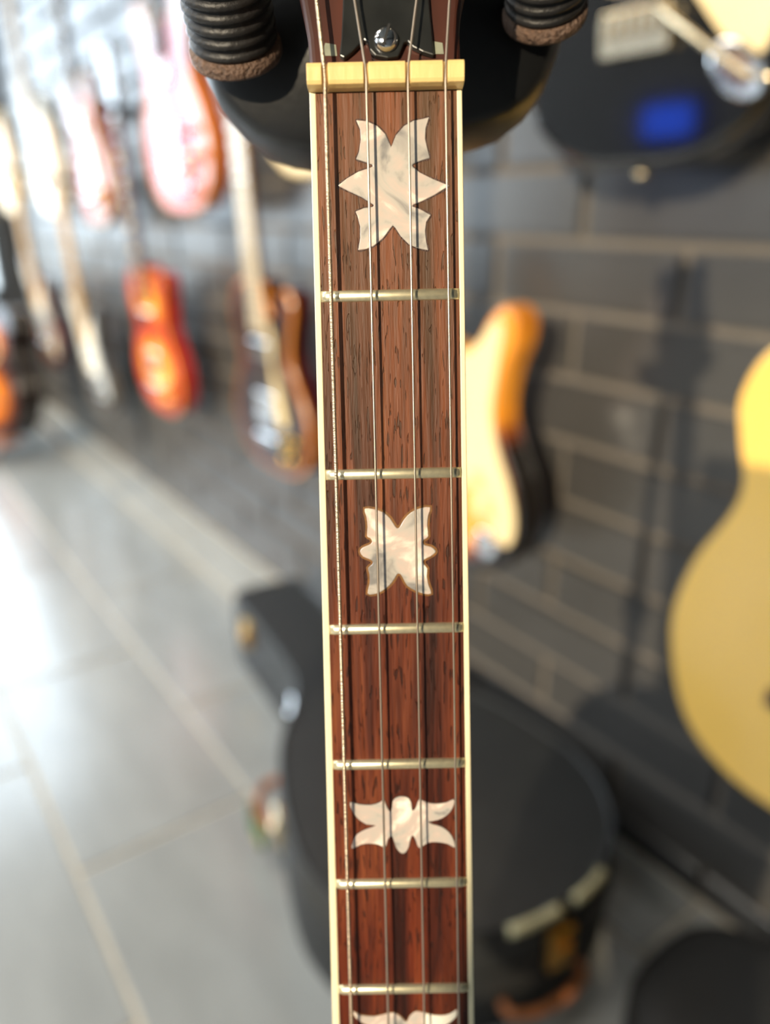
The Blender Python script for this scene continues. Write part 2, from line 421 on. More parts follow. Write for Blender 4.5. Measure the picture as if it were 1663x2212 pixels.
# ------------------------------------------------------------------ banjo
SCALE = 0.67
D0 = 0.1443; RATIO = 1.263
P0 = CAM + ray(834, 190) * D0
P6 = CAM + ray(870.5, 2133) * (D0 * RATIO)
A_ = (P6 - P0).normalized()                       # down the neck
B_ = (RT - A_ * RT.dot(A_)).normalized()          # across, to the right
N_ = B_.cross(-A_).normalized()                   # out of the fingerboard, towards the viewer
if N_.dot(FW) > 0: N_ = -N_
LB = 0.80                                         # local origin sits at the foot of the pot
banjo = thing('banjo', 'four string banjo with rosewood fingerboard, pearl inlays and bone nut on black stand', 'banjo')
ORG = P0 + A_ * LB
banjo.matrix_world = Matrix(((B_.x, -A_.x, N_.x, ORG.x), (B_.y, -A_.y, N_.y, ORG.y), (B_.z, -A_.z, N_.z, ORG.z), (0, 0, 0, 1)))
def bl(v, s, n):                                  # banjo coordinates: across, distance from nut, height over the board
    return Vector((v, LB - s, n))
def pb(x, y, n=0.0):                              # pixel -> (v, s) on the fingerboard plane (n above it)
    d = ray(x, y); o = P0 + N_ * n
    t = (o - CAM).dot(N_) / d.dot(N_)
    q = CAM + d * t - P0
    return q.dot(B_), q.dot(A_)
def fretpos(k): return SCALE * (1 - 2 ** (-k / 12))
# edges of the board
(vL0, sA), (vL1, sB) = pb(668, 196), pb(717, 2150)
(vR0, _), (vR1, _) = pb(998, 196), pb(1023, 2150)
(iL0, _), (iL1, _) = pb(682, 196), pb(732, 2150)
(iR0, _), (iR1, _) = pb(986, 196), pb(1011, 2150)
def lerp(a, b, s): return a + (b - a) * (s - sA) / (sB - sA)
SEND = 0.478
def strip(name, l, r, n0, n1, s0, s1, m, bev=0.0):
    V = [bl(f(s), s, n) for s in (s0, s1) for f in (l, r) for n in (n0, n1)]
    o = pyobj(name, V, BOXF, m, banjo)
    if bev: bevel(o, bev, 2)
    return o
eL = lambda s: lerp(vL0, vL1, s); eR = lambda s: lerp(vR0, vR1, s)
nL = lambda s: lerp(iL0, iL1, s); nR = lambda s: lerp(iR0, iR1, s)
SN = 0.0002
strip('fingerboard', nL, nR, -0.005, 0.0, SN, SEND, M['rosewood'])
for l, r in ((eL, nL), (nR, eR)):
    o = strip('binding', l, r, -0.0055, 0.00012, SN, SEND, M['binding'], 0.00025); o['label'] = 'cream binding along the edge of the fingerboard'
# neck back: half-round loft under the board
V, F = [], []; K = 13; ss = [0.0, 0.01, 0.05, 0.15, 0.25, 0.35, 0.44, 0.478]
dep = [0.017, 0.016, 0.0155, 0.0165, 0.018, 0.02, 0.026, 0.045]
for s, d in zip(ss, dep):
    c = (eL(s) + eR(s)) / 2; hw = (eR(s) - eL(s)) / 2
    for k in range(K):
        q = math.pi * k / (K - 1)
        V.append(bl(c - hw * math.cos(q), s, -0.0055 - d * math.sin(q)))
for i in range(len(ss) - 1):
    for k in range(K - 1): F.append((i * K + k, i * K + k + 1, (i + 1) * K + k + 1, (i + 1) * K + k))
    F.append((i * K + K - 1, i * K, (i + 1) * K, (i + 1) * K + K - 1))
F += [tuple(range(K)), tuple((len(ss) - 1) * K + k for k in range(K))]
pyobj('neck', V, F, M['mahogany'], banjo, True)
# frets: domed bars with filed ends
def fret(k):
    s = fretpos(k); hw = 0.00118; hh = 0.0011
    xs = [nL(s) + 0.00005, nL(s) + 0.0012, nR(s) - 0.0012, nR(s) - 0.00005]
    hs = [0.35, 1, 1, 0.35]
    V, F = [], []; Q = 7
    for x, h in zip(xs, hs):
        for q in range(Q):
            a = math.pi * q / (Q - 1)
            V.append(bl(x, s - hw * math.cos(a), hh * h * math.sin(a) ** 0.8 if 0 < q < Q - 1 else -0.0003))
    for i in range(3):
        for q in range(Q - 1): F.append((i * Q + q, i * Q + q + 1, (i + 1) * Q + q + 1, (i + 1) * Q + q))
    F += [tuple(range(Q)), tuple(3 * Q + q for q in range(Q))]
    o = pyobj('fret', V, F, M['fret'], banjo, True)
for k in range(1, 20): fret(k)
# nut of aged bone with string slots
HS = 0.0031                                            # string height over the board
str_nut = [pb(x, 165, HS)[0] for x in (702, 791, 881, 962)]
str_end = [pb(x, 2212, HS) for x in (759.5, 839, 916.5, 991)]
s_nut0 = pb(833, 165, HS)[1]
RS = [0.00038, 0.00025, 0.00023, 0.00022]
nv = [eL(0) - 0.0002]
nutn0, nutn1 = -0.005, 0.0037
sn0, sn1 = pb(833, 132, 0.0032)[1], pb(833, 194, 0.0)[1] + 0.0002
prof = []
wv = [eL(0) - 0.0001]
for v, r in zip(str_nut, RS):
    g = r + 0.00025
    prof += [(v - g, 0), (v - g * 0.7, 1), (v + g * 0.7, 1), (v + g, 0)]
def nut_top(slot): return HS - 0.0001 if slot else nutn1
V, F = [], []
xs = [(eL(0) - 0.0001, 0)] + prof + [(eR(0) + 0.0001, 0)]
# nut cross-section along s: flat-backed, rounded over the front edge
sec = [(sn0, nutn0), (sn0, None), (sn0 + 0.0008, None), (sn1 - 0.0009, None), (sn1 - 0.0003, 'r'), (sn1, 'f'), (sn1, nutn0)]
for v, slot in xs:
    tp = nut_top(slot)
    for s, n in sec:
        if n is None: n2 = tp - (0.0005 if s == sn0 else 0)
        elif n == 'r': n2 = tp - 0.0003
        elif n == 'f': n2 = tp - 0.0016
        else: n2 = n
        V.append(bl(v, s, n2))
Q = len(sec)
for i in range(len(xs) - 1):
    for q in range(Q): F.append((i * Q + q, i * Q + (q + 1) % Q, (i + 1) * Q + (q + 1) % Q, (i + 1) * Q + q))
F += [tuple(range(Q)), tuple((len(xs) - 1) * Q + q for q in range(Q))]
o = bevel(pyobj('nut', V, F, M['bone'], banjo), 0.0003, 3, 30); o['label'] = 'aged yellow bone nut with four string slots'

# inlays traced on the board
def crop(pts, ox, oy, k): return [(ox + x * k, oy + y * k) for x, y in pts]
INL = [
 crop([(510,630),(600,640),(690,680),(760,750),(810,860),(850,760),(920,680),(1000,635),(1080,620),(1135,605),(1105,700),(1100,790),(1120,880),(1140,955),(1070,975),(1000,1003),(988,1020),(1000,1035),(1060,1080),(1160,1130),(1305,1190),(1180,1270),(1080,1320),(1000,1352),(990,1366),(1060,1392),(1148,1440),(1110,1500),(1100,1580),(1110,1670),(1127,1742),(1040,1725),(960,1690),(890,1620),(845,1550),(825,1530),(800,1560),(740,1640),(660,1705),(600,1730),(528,1742),(545,1640),(545,1540),(522,1450),(505,1410),(580,1380),(655,1370),(662,1355),(560,1290),(450,1240),(355,1190),(430,1130),(530,1070),(620,1040),(652,1027),(650,1012),(590,990),(510,965),(535,900),(550,800),(545,710)], 640, 100, 0.2532),
 crop([(495,455),(590,460),(680,490),(750,550),(800,630),(825,650),(850,630),(890,560),(960,490),(1050,450),(1150,440),(1130,520),(1120,620),(1130,730),(1090,760),(1075,790),(1100,820),(1160,835),(1200,870),(1195,895),(1150,930),(1090,960),(1080,1000),(1120,1050),(1115,1130),(1135,1220),(1160,1300),(1080,1300),(1000,1270),(920,1220),(880,1150),(850,1105),(820,1105),(795,1150),(740,1220),(660,1280),(590,1305),(525,1300),(545,1200),(545,1110),(530,1045),(570,1010),(575,980),(540,955),(480,930),(450,880),(480,840),(550,810),(570,780),(550,745),(520,730),(525,640),(515,540)], 680, 1000, 0.217),
 crop([(275,480),(350,495),(440,500),(510,480),(540,460),(560,510),(590,555),(603,520),(610,470),(640,440),(685,433),(730,445),(752,480),(757,530),(768,545),(790,520),(815,455),(870,480),(950,490),(1030,480),(1085,455),(1085,500),(1050,560),(990,605),(920,625),(885,630),(920,650),(990,670),(1050,715),(1085,775),(1095,835),(1040,805),(960,790),(880,795),(815,835),(790,780),(765,735),(745,770),(735,820),(715,860),(690,880),(660,865),(635,830),(615,770),(597,740),(570,770),(550,830),(500,810),(430,800),(360,810),(290,840),(300,790),(330,730),(400,690),(480,660),(400,650),(330,600),(290,540)], 680, 1600, 0.2767),
 crop([(300,2110),(360,2140),(460,2150),(540,2135),(610,2120),(670,2150),(715,2195),(740,2150),(790,2110),(850,2120),(930,2140),(1020,2140),(1075,2120),(1110,2095),(1105,2150),(1050,2200),(1000,2240),(1060,2280),(1110,2340),(1115,2390),(1030,2350),(930,2345),(850,2365),(790,2380),(740,2340),(715,2300),(670,2340),(610,2370),(540,2350),(460,2340),(360,2350),(310,2385),(320,2330),(370,2280),(440,2240),(370,2200),(320,2160)], 680, 1600, 0.2767),
]
def grow(pts, d):
    """outline pushed outwards (signed area decides the side)"""
    n = len(pts); P = [Vector(p) for p in pts]
    area = sum(P[i].x * P[(i + 1) % n].y - P[(i + 1) % n].x * P[i].y for i in range(n))
    sg = 1 if area > 0 else -1
    R = []
    for i in range(n):
        t = (P[(i + 1) % n] - P[i - 1]).normalized()
        R.append(P[i] + Vector((t.y, -t.x)) * d * sg)
    return [tuple(p) for p in R]
INL_LABEL = ['large pearl inlay with wings and side points', 'pearl butterfly inlay with amber filler edge', 'pearl inlay with four swept wings', 'pearl inlay with two upper wings cut by the picture edge']
inl_vs = [[pb(x, y) for x, y in P] for P in INL]
def inlay(vs, i):
    sm = [tuple(p) for p in catmull(vs, 2)] if i in (1, 2, 3) else vs
    fill = grow(sm if i else [tuple(p) for p in catmull(vs, 3)], 0.00045 if i == 1 else 0.0002)
    prism('filler', fill, lambda v, s: bl(v, s, -0.0008), lambda v, s: bl(v, s, 0.00003), M['filler'] if i in (1, 3) else M['filler_dark'], banjo)
    o = prism('inlay', sm, lambda v, s: bl(v, s, -0.0008), lambda v, s: bl(v, s, 0.00022), M['pearl'], banjo, 0.00012, 1)
    o['label'] = INL_LABEL[i] if i < 4 else 'pearl inlay on the upper frets'
    return o
for i, vs in enumerate(inl_vs): inlay(vs, i)
for fr, src in ((11.5, 1), (14.5, 2), (16.5, 1)):
    cs = sum(s for v, s in inl_vs[src]) / len(inl_vs[src]); tgt = (fretpos(fr - 0.5) + fretpos(fr + 0.5)) / 2
    k = 0.62
    vs = [(v * k, tgt + (s - cs) * k) for v, s in inl_vs[src]]
    prism('inlay', vs, lambda v, s: bl(v, s, -0.0008), lambda v, s: bl(v, s, 0.00022), M['pearl'], banjo)

# headstock, tilted back from the nut
HA = math.radians(11)
def hd(v, u, n):                                      # headstock coordinates: u up from the nut
    return bl(v, sn0 - u * math.cos(HA) - n * math.sin(HA), -0.0012 - u * math.sin(HA) + n * math.cos(HA))
def phd(x, y, n=0.0):
    d = ray(x, y)
    o = banjo.matrix_world @ hd(0, 0, n); e1 = (banjo.matrix_world @ hd(0, 1, n)) - o; nn = B_.cross(e1).normalized()
    q = CAM + d * ((o - CAM).dot(nn) / d.dot(nn)) - o
    return q.dot(B_), q.dot(e1.normalized())
hp = [phd(668, 131), phd(664, 81), phd(650, 0)]
rp_ = [phd(996, 131), phd(993, 65), phd(998, 0)]
hout = [(hp[0][0], -0.004), hp[0], hp[1], hp[2], (-0.0195, 0.034), (-0.026, 0.050), (-0.037, 0.066), (-0.033, 0.085), (-0.030, 0.115), (-0.033, 0.145), (-0.026, 0.158), (-0.012, 0.152), (0, 0.165),
        (0.012, 0.152), (0.026, 0.158), (0.033, 0.145), (0.030, 0.115), (0.033, 0.085), (0.037, 0.066), (0.026, 0.050), (0.0195, 0.034), rp_[2], rp_[1], rp_[0], (rp_[0][0], -0.004)]
head = prism('headstock', hout, lambda v, u: hd(v, u, -0.013), lambda v, u: hd(v, u, 0.0), M['headface'], banjo, 0.0012, 3)
# truss rod cover
tcv = crop([(668,-60),(664,60),(660,150),(652,222),(672,232),(705,205),(735,175),(752,160),(766,168),(773,198),(795,222),(845,232),(888,224),(903,190),(912,168),(925,166),(945,188),(985,208),(1030,222),(1024,150),(1014,60),(1006,-60)], 380, 0, 0.5412)
tvs = [phd(x, y, 0.0012) for x, y in tcv]
top = max(u for v, u in tvs)
cv = (tvs[0][0] + tvs[-1][0]) / 2
tvs = tvs + [(tvs[-1][0] - 0.001, top + 0.012), (cv, top + 0.022), (tvs[0][0] + 0.001, top + 0.012)]
tr = prism('truss_rod_cover', tvs, lambda v, u: hd(v, u, 0.0), lambda v, u: hd(v, u, 0.0013), M['trc'], head, 0.00025, 2)
tr['label'] = 'black bell shaped truss rod cover'
sv, su = phd(834, 84, 0.0018)
ax = (hd(0, 0, 1) - hd(0, 0, 0)).normalized()
sc = lathe('screw', [(0.0, -0.001), (0.00235, -0.001), (0.00235, 0.0004), (0.0021, 0.0010), (0.0015, 0.0015), (0.0006, 0.00175), (0.0, 0.0018)], hd(sv, su, 0.0013), ax, M['chrome'], head, 24)
sc['label'] = 'domed chrome screw'
# slot across the screw head, a dark inset bar
a = Vector((0.35, 1, 0)).normalized()
p = hd(sv, su, 0.0013) + ax * 0.0017
pyobj('screw_slot', [p + a * x * 0.0019 + a.cross(ax) * y * 0.00025 + ax * z for x in (-1, 1) for y in (-1, 1) for z in (-0.0008, 0.00016)], BOXF, M['steelblack'], head)
for px in ((712, 108), (942, 104)):
    v, u = phd(*px, 0.0)
    prism('pearl_dot', [(v - 0.0016, u - 0.0011), (v + 0.0014, u - 0.0012), (v + 0.0012, u + 0.0009), (v - 0.0008, u + 0.0013)], lambda a, b: hd(a, b, -0.0005), lambda a, b: hd(a, b, 0.00012), M['pearl_dull'], head)
# tuning pegs and strings
PEG = [(-0.020, 0.060), (-0.017, 0.112), (0.017, 0.112), (0.020, 0.060)]
nutx = sorted(range(4), key=lambda i: str_nut[i])
top_px = [684, 766, 900, 971]
for i in range(4):
    pg = PEG[i]
    pegp = lathe('tuning_peg', [(0.0055, 0.0), (0.0055, 0.0015), (0.003, 0.002), (0.003, 0.007), (0.0022, 0.0078), (0.0034, 0.009), (0.0034, 0.012), (0.0, 0.0125)], hd(pg[0], pg[1], 0), ax, M['nickel'], banjo, 16)
    lathe('peg_button', [(0.002, 0), (0.003, -0.004), (0.009, -0.008), (0.010, -0.014), (0.007, -0.018), (0.0, -0.019)], hd(pg[0], pg[1], -0.013), ax, M['cream'], pegp, 16)
    # string: peg -> nut slot -> bridge -> tailpiece
    v0 = str_nut[i]; ve, se = str_end[i]
    vb = v0 + (ve - v0) * (SCALE - s_nut0) / (se - s_nut0)
    vh, uh = phd(top_px[i], 0, 0.004)
    pts = [hd(pg[0] * 0.93, pg[1], 0.0082), hd(vh, uh, 0.004), bl(v0 + (vh - v0) * 0.08, sn0 + 0.0006, HS + 0.0001), bl(v0, sn1 - 0.001, HS + 0.00012)]
    pts += [bl(v0 + (vb - v0) * t, sn1 + (SCALE - sn1) * t, HS + 0.00012 + 0.0014 * t) for t in (0.1, 0.25, 0.5, 0.75, 1.0)]
    pts += [bl(vb * 0.6, SCALE + 0.075, -0.006)]
    o = tube('string', pts, RS[i], M['string_wound'] if i == 0 else M['string_plain'], banjo, 10)
    o['label'] = 'thick wound string at the left edge' if i == 0 else 'thin plain steel string'
# pot
SC = SCALE - 0.06
def ring(name, prof, m, seg=48):
    return lathe(name, prof, bl(0, SC, 0), (0, 0, 1), m, banjo, seg)
ring('rim', [(0.132, -0.07), (0.139, -0.07), (0.139, -0.012), (0.132, -0.012)], M['walnut'])
ring('drum_head', [(0.0, -0.0125), (0.138, -0.0125), (0.140, -0.016)], M['skin'])
ring('tension_hoop', [(0.139, -0.020), (0.145, -0.020), (0.145, -0.009), (0.139, -0.008)], M['nickel'])
ring('flange', [(0.139, -0.046), (0.172, -0.046), (0.172, -0.043), (0.139, -0.043)], M['nickel'])
ring('resonator', [(0.0, -0.088), (0.10, -0.086), (0.16, -0.074), (0.176, -0.060), (0.176, -0.036), (0.171, -0.036), (0.171, -0.058), (0.14, -0.07)], M['mahogany'])
for k in range(24):
    q = 2 * math.pi * (k + 0.5) / 24
    c, s_ = math.cos(q), math.sin(q)
    pt = lambda r, n: Vector((r * c, LB - SC + r * s_, n))
    tube('tension_hook', [pt(0.141, -0.0075), pt(0.147, -0.007), pt(0.1485, -0.012), pt(0.1485, -0.05)], [0.0016, 0.0018, 0.0019, 0.0024], M['nickel'], banjo, 6)
bx = boxes('bridge', [(bl(-0.032, SCALE + 0.0025, -0.0125), bl(0.032, SCALE - 0.0025, 0.0038))], M['maple'], banjo); bevel(bx, 0.001)
prism('tailpiece', [(-0.014, SCALE + 0.072), (0.014, SCALE + 0.072), (0.018, SCALE + 0.09), (0.009, LB - 0.003), (-0.009, LB - 0.003), (-0.018, SCALE + 0.09)], lambda v, s: bl(v, s, -0.009), lambda v, s: bl(v, s, -0.006), M['nickel'], banjo, 0.0006)

# ------------------------------------------------------------------ stand that carries the banjo: yoke head, ribbed arms, pole, tripod
MB = banjo.matrix_world.copy()
def pn(x, y, n):                                     # pixel -> world point on the plane n over the board
    v, s = pb(x, y, n); return MB @ bl(v, s, n)
yb = pn(835, 150, -0.05)
stand = thing('instrument_stand', 'black upright instrument stand with ribbed rubber arms behind the banjo headstock', 'stand', (yb.x, yb.y + 0.0, 0.0))
S0 = Vector(stand.location)
yk_px = [(404, -70), (414, 0), (424, 90), (436, 160), (466, 220), (505, 268), (550, 303), (605, 324), (670, 333), (760, 331), (850, 325), (930, 312), (1000, 292), (1060, 277), (1110, 258), (1152, 225), (1185, 180), (1212, 110), (1232, 40), (1246, -40), (1250, -90), (1100, -60), (980, -40), (830, -30), (650, -40), (520, -60)]
NB = -0.046
NV = -N_
def dome(prof):
    """yoke shell: the outline swept back with rounded shoulders"""
    base = [pn(x, y, NB) for x, y in yk_px]; n = len(base)
    c = sum(base, Vector()) / n
    V, F = [], []
    for k, back in prof:
        for p in base: V.append(c + (p - c) * k + NV * back - S0)
    for i in range(len(prof) - 1):
        for j in range(n): F.append((i * n + j, i * n + (j + 1) % n, (i + 1) * n + (j + 1) % n, (i + 1) * n + j))
    F += [tuple(range(n)), tuple((len(prof) - 1) * n + j for j in range(n))]
    return pyobj('yoke', V, F, M['blackplastic'], stand, True)
dome([(0.90, -0.006), (0.96, -0.003), (0.99, 0.001), (1.0, 0.007), (0.995, 0.014), (0.96, 0.022), (0.85, 0.028)])
def sleeve(p0, p1, r, px_label):
    ax_ = (p1 - p0); L = ax_.length; a_ = ax_.normalized()
    prof = [(0.0, -0.0005)]; pitch = 0.0026; n = int(L / pitch)
    for i in range(n):
        h = 0.003 + i * pitch
        prof += [(r * 0.86, h), (r * 0.97, h + pitch * 0.25), (r, h + pitch * 0.5), (r * 0.97, h + pitch * 0.75)]
    prof += [(r * 0.8, 0.003 + n * pitch + 0.002), (0, 0.003 + n * pitch + 0.003)]
    prof[0] = (0.0, 0.0028)
    arm = lathe('arm_sleeve', prof, p0 - S0, a_, M['rubber'], stand, 28)
    arm['label'] = px_label
    lathe('sleeve_collar', [(0, 0), (r * 1.02, 0.0), (r * 1.05, 0.0006), (r * 1.05, 0.0026), (r * 0.9, 0.0034), (0, 0.0034)], p0 - S0, a_, M['rubber_end'], arm, 28)
    return arm
sleeve(pn(512, 122, -0.036), pn(440, -250, -0.012), 0.0100, 'ribbed black rubber arm left of the headstock')
sleeve(pn(1176, 40, -0.040), pn(1185, -300, -0.015), 0.0092, 'ribbed black rubber arm right of the headstock')
pt = yb + NV * 0.014
lathe('pole', [(0.0, 0.0), (0.011, 0.0), (0.011, pt.z - 0.33), (0.0085, pt.z - 0.33), (0.0085, pt.z - 0.02), (0.0, pt.z - 0.02)], Vector((pt.x, pt.y, 0.02)) - S0, (0, 0, 1), M['steelblack'], stand, 16)
lathe('height_clutch', [(0.0, 0), (0.017, 0), (0.019, 0.01), (0.019, 0.035), (0.014, 0.045), (0, 0.045)], Vector((pt.x, pt.y, 0.64)) - S0, (0, 0, 1), M['blackplastic'], stand, 16)
for k in range(3):
    q = math.radians(20 + 120 * k); d = Vector((math.cos(q), math.sin(q), 0))
    b0 = Vector((pt.x, pt.y, 0)) - S0
    lg = tube('leg', [b0 + Vector((0, 0, 0.22)), b0 + d * 0.12 + Vector((0, 0, 0.13)), b0 + d * 0.26 + Vector((0, 0, 0.012))], 0.008, M['steelblack'], stand, 10)
    lathe('rubber_foot', [(0, 0), (0.013, 0), (0.013, 0.012), (0.009, 0.02), (0, 0.02)], b0 + d * 0.26, (0, 0, 1), M['rubber'], lg, 12)

# ------------------------------------------------------------------ guitars on the wall
STRAT = [(0,0),(.08,.006),(.135,.038),(.161,.09),(.157,.15),(.126,.21),(.113,.25),(.122,.30),(.142,.345),(.143,.375),(.120,.388),(.095,.372),(.076,.345),(.052,.327),(.028,.325),(-.028,.338),(-.05,.35),(-.075,.375),(-.1,.42),(-.125,.455),(-.15,.457),(-.160,.42),(-.147,.36),(-.122,.30),(-.117,.25),(-.135,.2),(-.158,.14),(-.165,.09),(-.14,.04),(-.08,.006)]
LP = [(0,0),(.09,.008),(.15,.05),(.170,.11),(.157,.17),(.120,.235),(.112,.275),(.126,.325),(.142,.370),(.130,.400),(.105,.402),(.078,.382),(.058,.355),(.040,.350),(.030,.375),(.028,.41),(-.028,.415),(-.07,.412),(-.115,.388),(-.133,.335),(-.120,.28),(-.115,.24),(-.15,.175),(-.172,.11),(-.15,.05),(-.09,.008)]
ES = [(0,0),(.11,.010),(.175,.06),(.195,.13),(.175,.205),(.138,.26),(.130,.30),(.145,.35),(.160,.40),(.150,.44),(.115,.45),(.08,.425),(.055,.39),(.030,.40),(-.030,.40),(-.055,.39),(-.08,.425),(-.115,.45),(-.150,.44),(-.160,.40),(-.145,.35),(-.130,.30),(-.138,.26),(-.175,.205),(-.195,.13),(-.175,.06),(-.11,.010)]
ACOU = [(0,0),(.10,.006),(.172,.055),(.205,.16),(.190,.25),(.156,.32),(.146,.36),(.158,.41),(.163,.45),(.142,.497),(.095,.522),(.03,.53),(-.03,.53),(-.095,.522),(-.142,.497),(-.163,.45),(-.158,.41),(-.146,.36),(-.156,.32),(-.190,.25),(-.205,.16),(-.172,.055),(-.10,.006)]
def face(y): return lambda a, b: Vector((a, y, b))

def guitar(name, label, group, loc, style, body_mat, guard=None, board='maple', hw='chrome', tilt=3.0, yaw=0.0, knobs=(), guard_mat=None, pickup_mat=None, extra=None, rim=None, headmat=None, scale=1.0, bzo=0.0):
    out = {'strat': STRAT, 'lp': LP, 'es': ES, 'acoustic': ACOU}[style]
    th = {'strat': .044, 'lp': .052, 'es': .048, 'acoustic': .105}[style]
    bz = {'strat': .115, 'lp': .125, 'es': .14, 'acoustic': .14}[style]
    jz = {'strat': .32, 'lp': .37, 'es': .385, 'acoustic': .525}[style]           # neck meets the body here
    nz = bz + .645
    bz += bzo
    g = thing(name, label, 'guitar', loc, group)
    g.rotation_euler = (math.radians(tilt), 0, math.radians(yaw)); g.scale = (scale,) * 3
    o = prism('body', [tuple(p) for p in catmull(out, 4)], face(0), face(th), body_mat, g, .009 if style == 'strat' else .006 if style != 'acoustic' else .003, 4)
    if rim:
        ol = [tuple(p) for p in catmull(out, 4)]; inn = grow(ol, -0.0045)
        n = len(ol)
        V = [Vector((a, -0.0012, b)) for a, b in grow(ol, -0.0015)] + [Vector((a, -0.0012, b)) for a, b in inn] + [Vector((a, 0.001, b)) for a, b in grow(ol, 0.0006)] + [Vector((a, 0.001, b)) for a, b in inn] + [Vector((a, 0.007, b)) for a, b in grow(ol, 0.0006)]
        F = []
        for i in range(n):
            j = (i + 1) % n
            F += [(i, j, n + j, n + i), (i, 2 * n + i, 2 * n + j, j), (2 * n + i, 4 * n + i, 4 * n + j, 2 * n + j)]
        pyobj('binding', V, F, rim, g)
    fb = {'maple': M['maple'], 'pale': M['glare_board'], 'dark': M['dkboard']}[board]
    # neck, fingerboard, headstock
    w0, w1 = .021, .028
    V, F = [], []; K = 9
    zs = [jz - .06, jz + .02, (jz + nz) / 2, nz]
    for i, z in enumerate(zs):
        t = i / 3; ww = w1 + (w0 - w1) * t
        for k in range(K):
            q = math.pi * k / (K - 1); V.append(Vector((-ww * math.cos(q), -.006 + (.026 if i == 0 else .021) * math.sin(q), z)))
    for i in range(3):
        for k in range(K - 1): F.append((i * K + k, i * K + k + 1, (i + 1) * K + k + 1, (i + 1) * K + k))
        F.append((i * K + K - 1, i * K, (i + 1) * K, (i + 1) * K + K - 1))
    F += [tuple(range(K)), tuple(3 * K + k for k in range(K))]
    nm = M['maple'] if style == 'strat' else M['mahogany']
    pyobj('neck', V, F, nm, g, True)
    end = jz - (.055 if style != 'acoustic' else .06)
    prism('fingerboard', [(-w1, end), (w1, end), (w0, nz), (-w0, nz)], face(-.012), face(-.0055), fb, g, .001)
    boxes('frets', [((-.021 - .007 * (1 - k / 20), -.0132, z - .0011), (.021 + .007 * (1 - k / 20), -.0118, z + .0011)) for k, z in ((k, nz - .645 * (1 - 2 ** (-k / 12))) for k in range(1, 20)) if z > end + .004], M['chrome'], g)['kind'] = 'stuff'
    if style in ('lp', 'es') and board == 'dark':
        for k in (3, 5, 7, 9, 12, 15, 17):
            za = nz - .645 * (1 - 2 ** (-(k - 1) / 12)); zb = nz - .645 * (1 - 2 ** (-k / 12)); zm = (za + zb) / 2; hh = (za - zb) * .33
            if zm - hh > end: box('block_inlay', (-.016, -.0123, zm - hh), (.016, -.0119, zm + hh), M['cream'], g)
    box('nut', (-w0, -.0140, nz), (w0, -.005, nz + .004), M['white'], g)
    if style == 'strat': ho = [(-.021, nz + .003), (-.024, nz + .03), (-.030, nz + .045), (-.032, nz + .09), (-.034, nz + .14), (-.025, nz + .18), (.004, nz + .19), (.026, nz + .175), (.030, nz + .15), (.024, nz + .12), (.026, nz + .06), (.021, nz + .003)]
    else: ho = [(-.021, nz + .003), (-.028, nz + .03), (-.040, nz + .05), (-.044, nz + .16), (-.03, nz + .172), (-.012, nz + .162), (0, nz + .172), (.012, nz + .162), (.03, nz + .172), (.044, nz + .16), (.040, nz + .05), (.028, nz + .03), (.021, nz + .003)]
    prism('headstock', ho, face(-.009), face(.007), headmat or (M['maple'] if style == 'strat' else M['blackgloss']), g, .0015)
    pegs = [(-.040, nz + .05 + .021 * k) for k in range(6)] if style == 'strat' else [(sx * .052, nz + .065 + .04 * k) for k in range(3) for sx in (-1, 1)]
    for a, z in pegs:
        lathe('tuning_peg', [(.003, 0), (.003, .006), (.009, .008), (.009, .014), (.004, .016)], (a + (.012 if a < 0 else -.012), .002, z), (-1 if a < 0 else 1, 0, 0), M[hw], g, 10)
    boxes('strings', [((x - .0004 + 0, -.0155, bz), (x + .0004, -.0148, nz + .01)) for x in (-.017 + .0068 * k for k in range(6))], M['string_plain'], g)['kind'] = 'stuff'
    # bridge and pickups
    if style == 'acoustic':
        prism('bridge', [(-.08, bz - .012), (.08, bz - .012), (.08, bz + .008), (.03, bz + .016), (-.03, bz + .016), (-.08, bz + .008)], face(-.008), face(.001), M['dkboard'], g, .002)
        lathe('sound_hole', [(0, 0), (.05, 0), (.05, .0016), (0, .0016)], (0, 0.0002, .345), (0, -1, 0), M['blackplastic'], g, 28)
        lathe('rosette', [(.051, 0), (.058, 0), (.058, .0009), (.051, .0009)], (0, 0, .345), (0, -1, 0), M['cream'], g, 28)
    else:
        br = box('bridge', (-.043, -.012, bz - .03 if style == 'strat' else bz - .012), (.043, 0, bz + .012), M[hw], g, .0015)
        if style == 'strat':
            for k in range(6): box('saddle', (-.041 + .0138 * k, -.017, bz - .012), (-.0295 + .0138 * k, -.012, bz + .008), M[hw], br, .001, 1)
        else: box('tailpiece', (-.046, -.016, bz - .055), (.046, -.004, bz - .038), M[hw], g, .003)
        pk = [bz + .045, bz + .092, bz + .14] if style == 'strat' else [bz + .035, bz + .15]
        for z in pk:
            if z > jz - .062: z = jz - .075
            hh = .010 if style == 'strat' else .019
            box('pickup', (-.042, -.010, z - hh), (.042, 0, z + hh), pickup_mat or (M['white'] if style == 'strat' else M[hw]), g, .003)
    if guard:
        prism('pickguard', [tuple(p) for p in catmull(guard, 3)], face(-.0042 if style == 'strat' else -.009), face(-.0002 if style != 'lp' and style != 'es' else -.006), guard_mat or M['white'], g, .0008)
    for i, (a, z, km) in enumerate(knobs):
        lathe('knob', [(0, 0), (.0125, 0), (.0115, .013), (.0105, .016), (0, .016)], (a, -.003, z), (0, -1, 0), M[km], g, 16)
    lathe('strap_button', [(.004, 0), (.004, .006), (.0085, .009), (.0085, .013), (.003, .016)], (0, th / 2, .002), (0, 0, -1), M[hw], g, 14)
    if extra: extra(g)
    return g

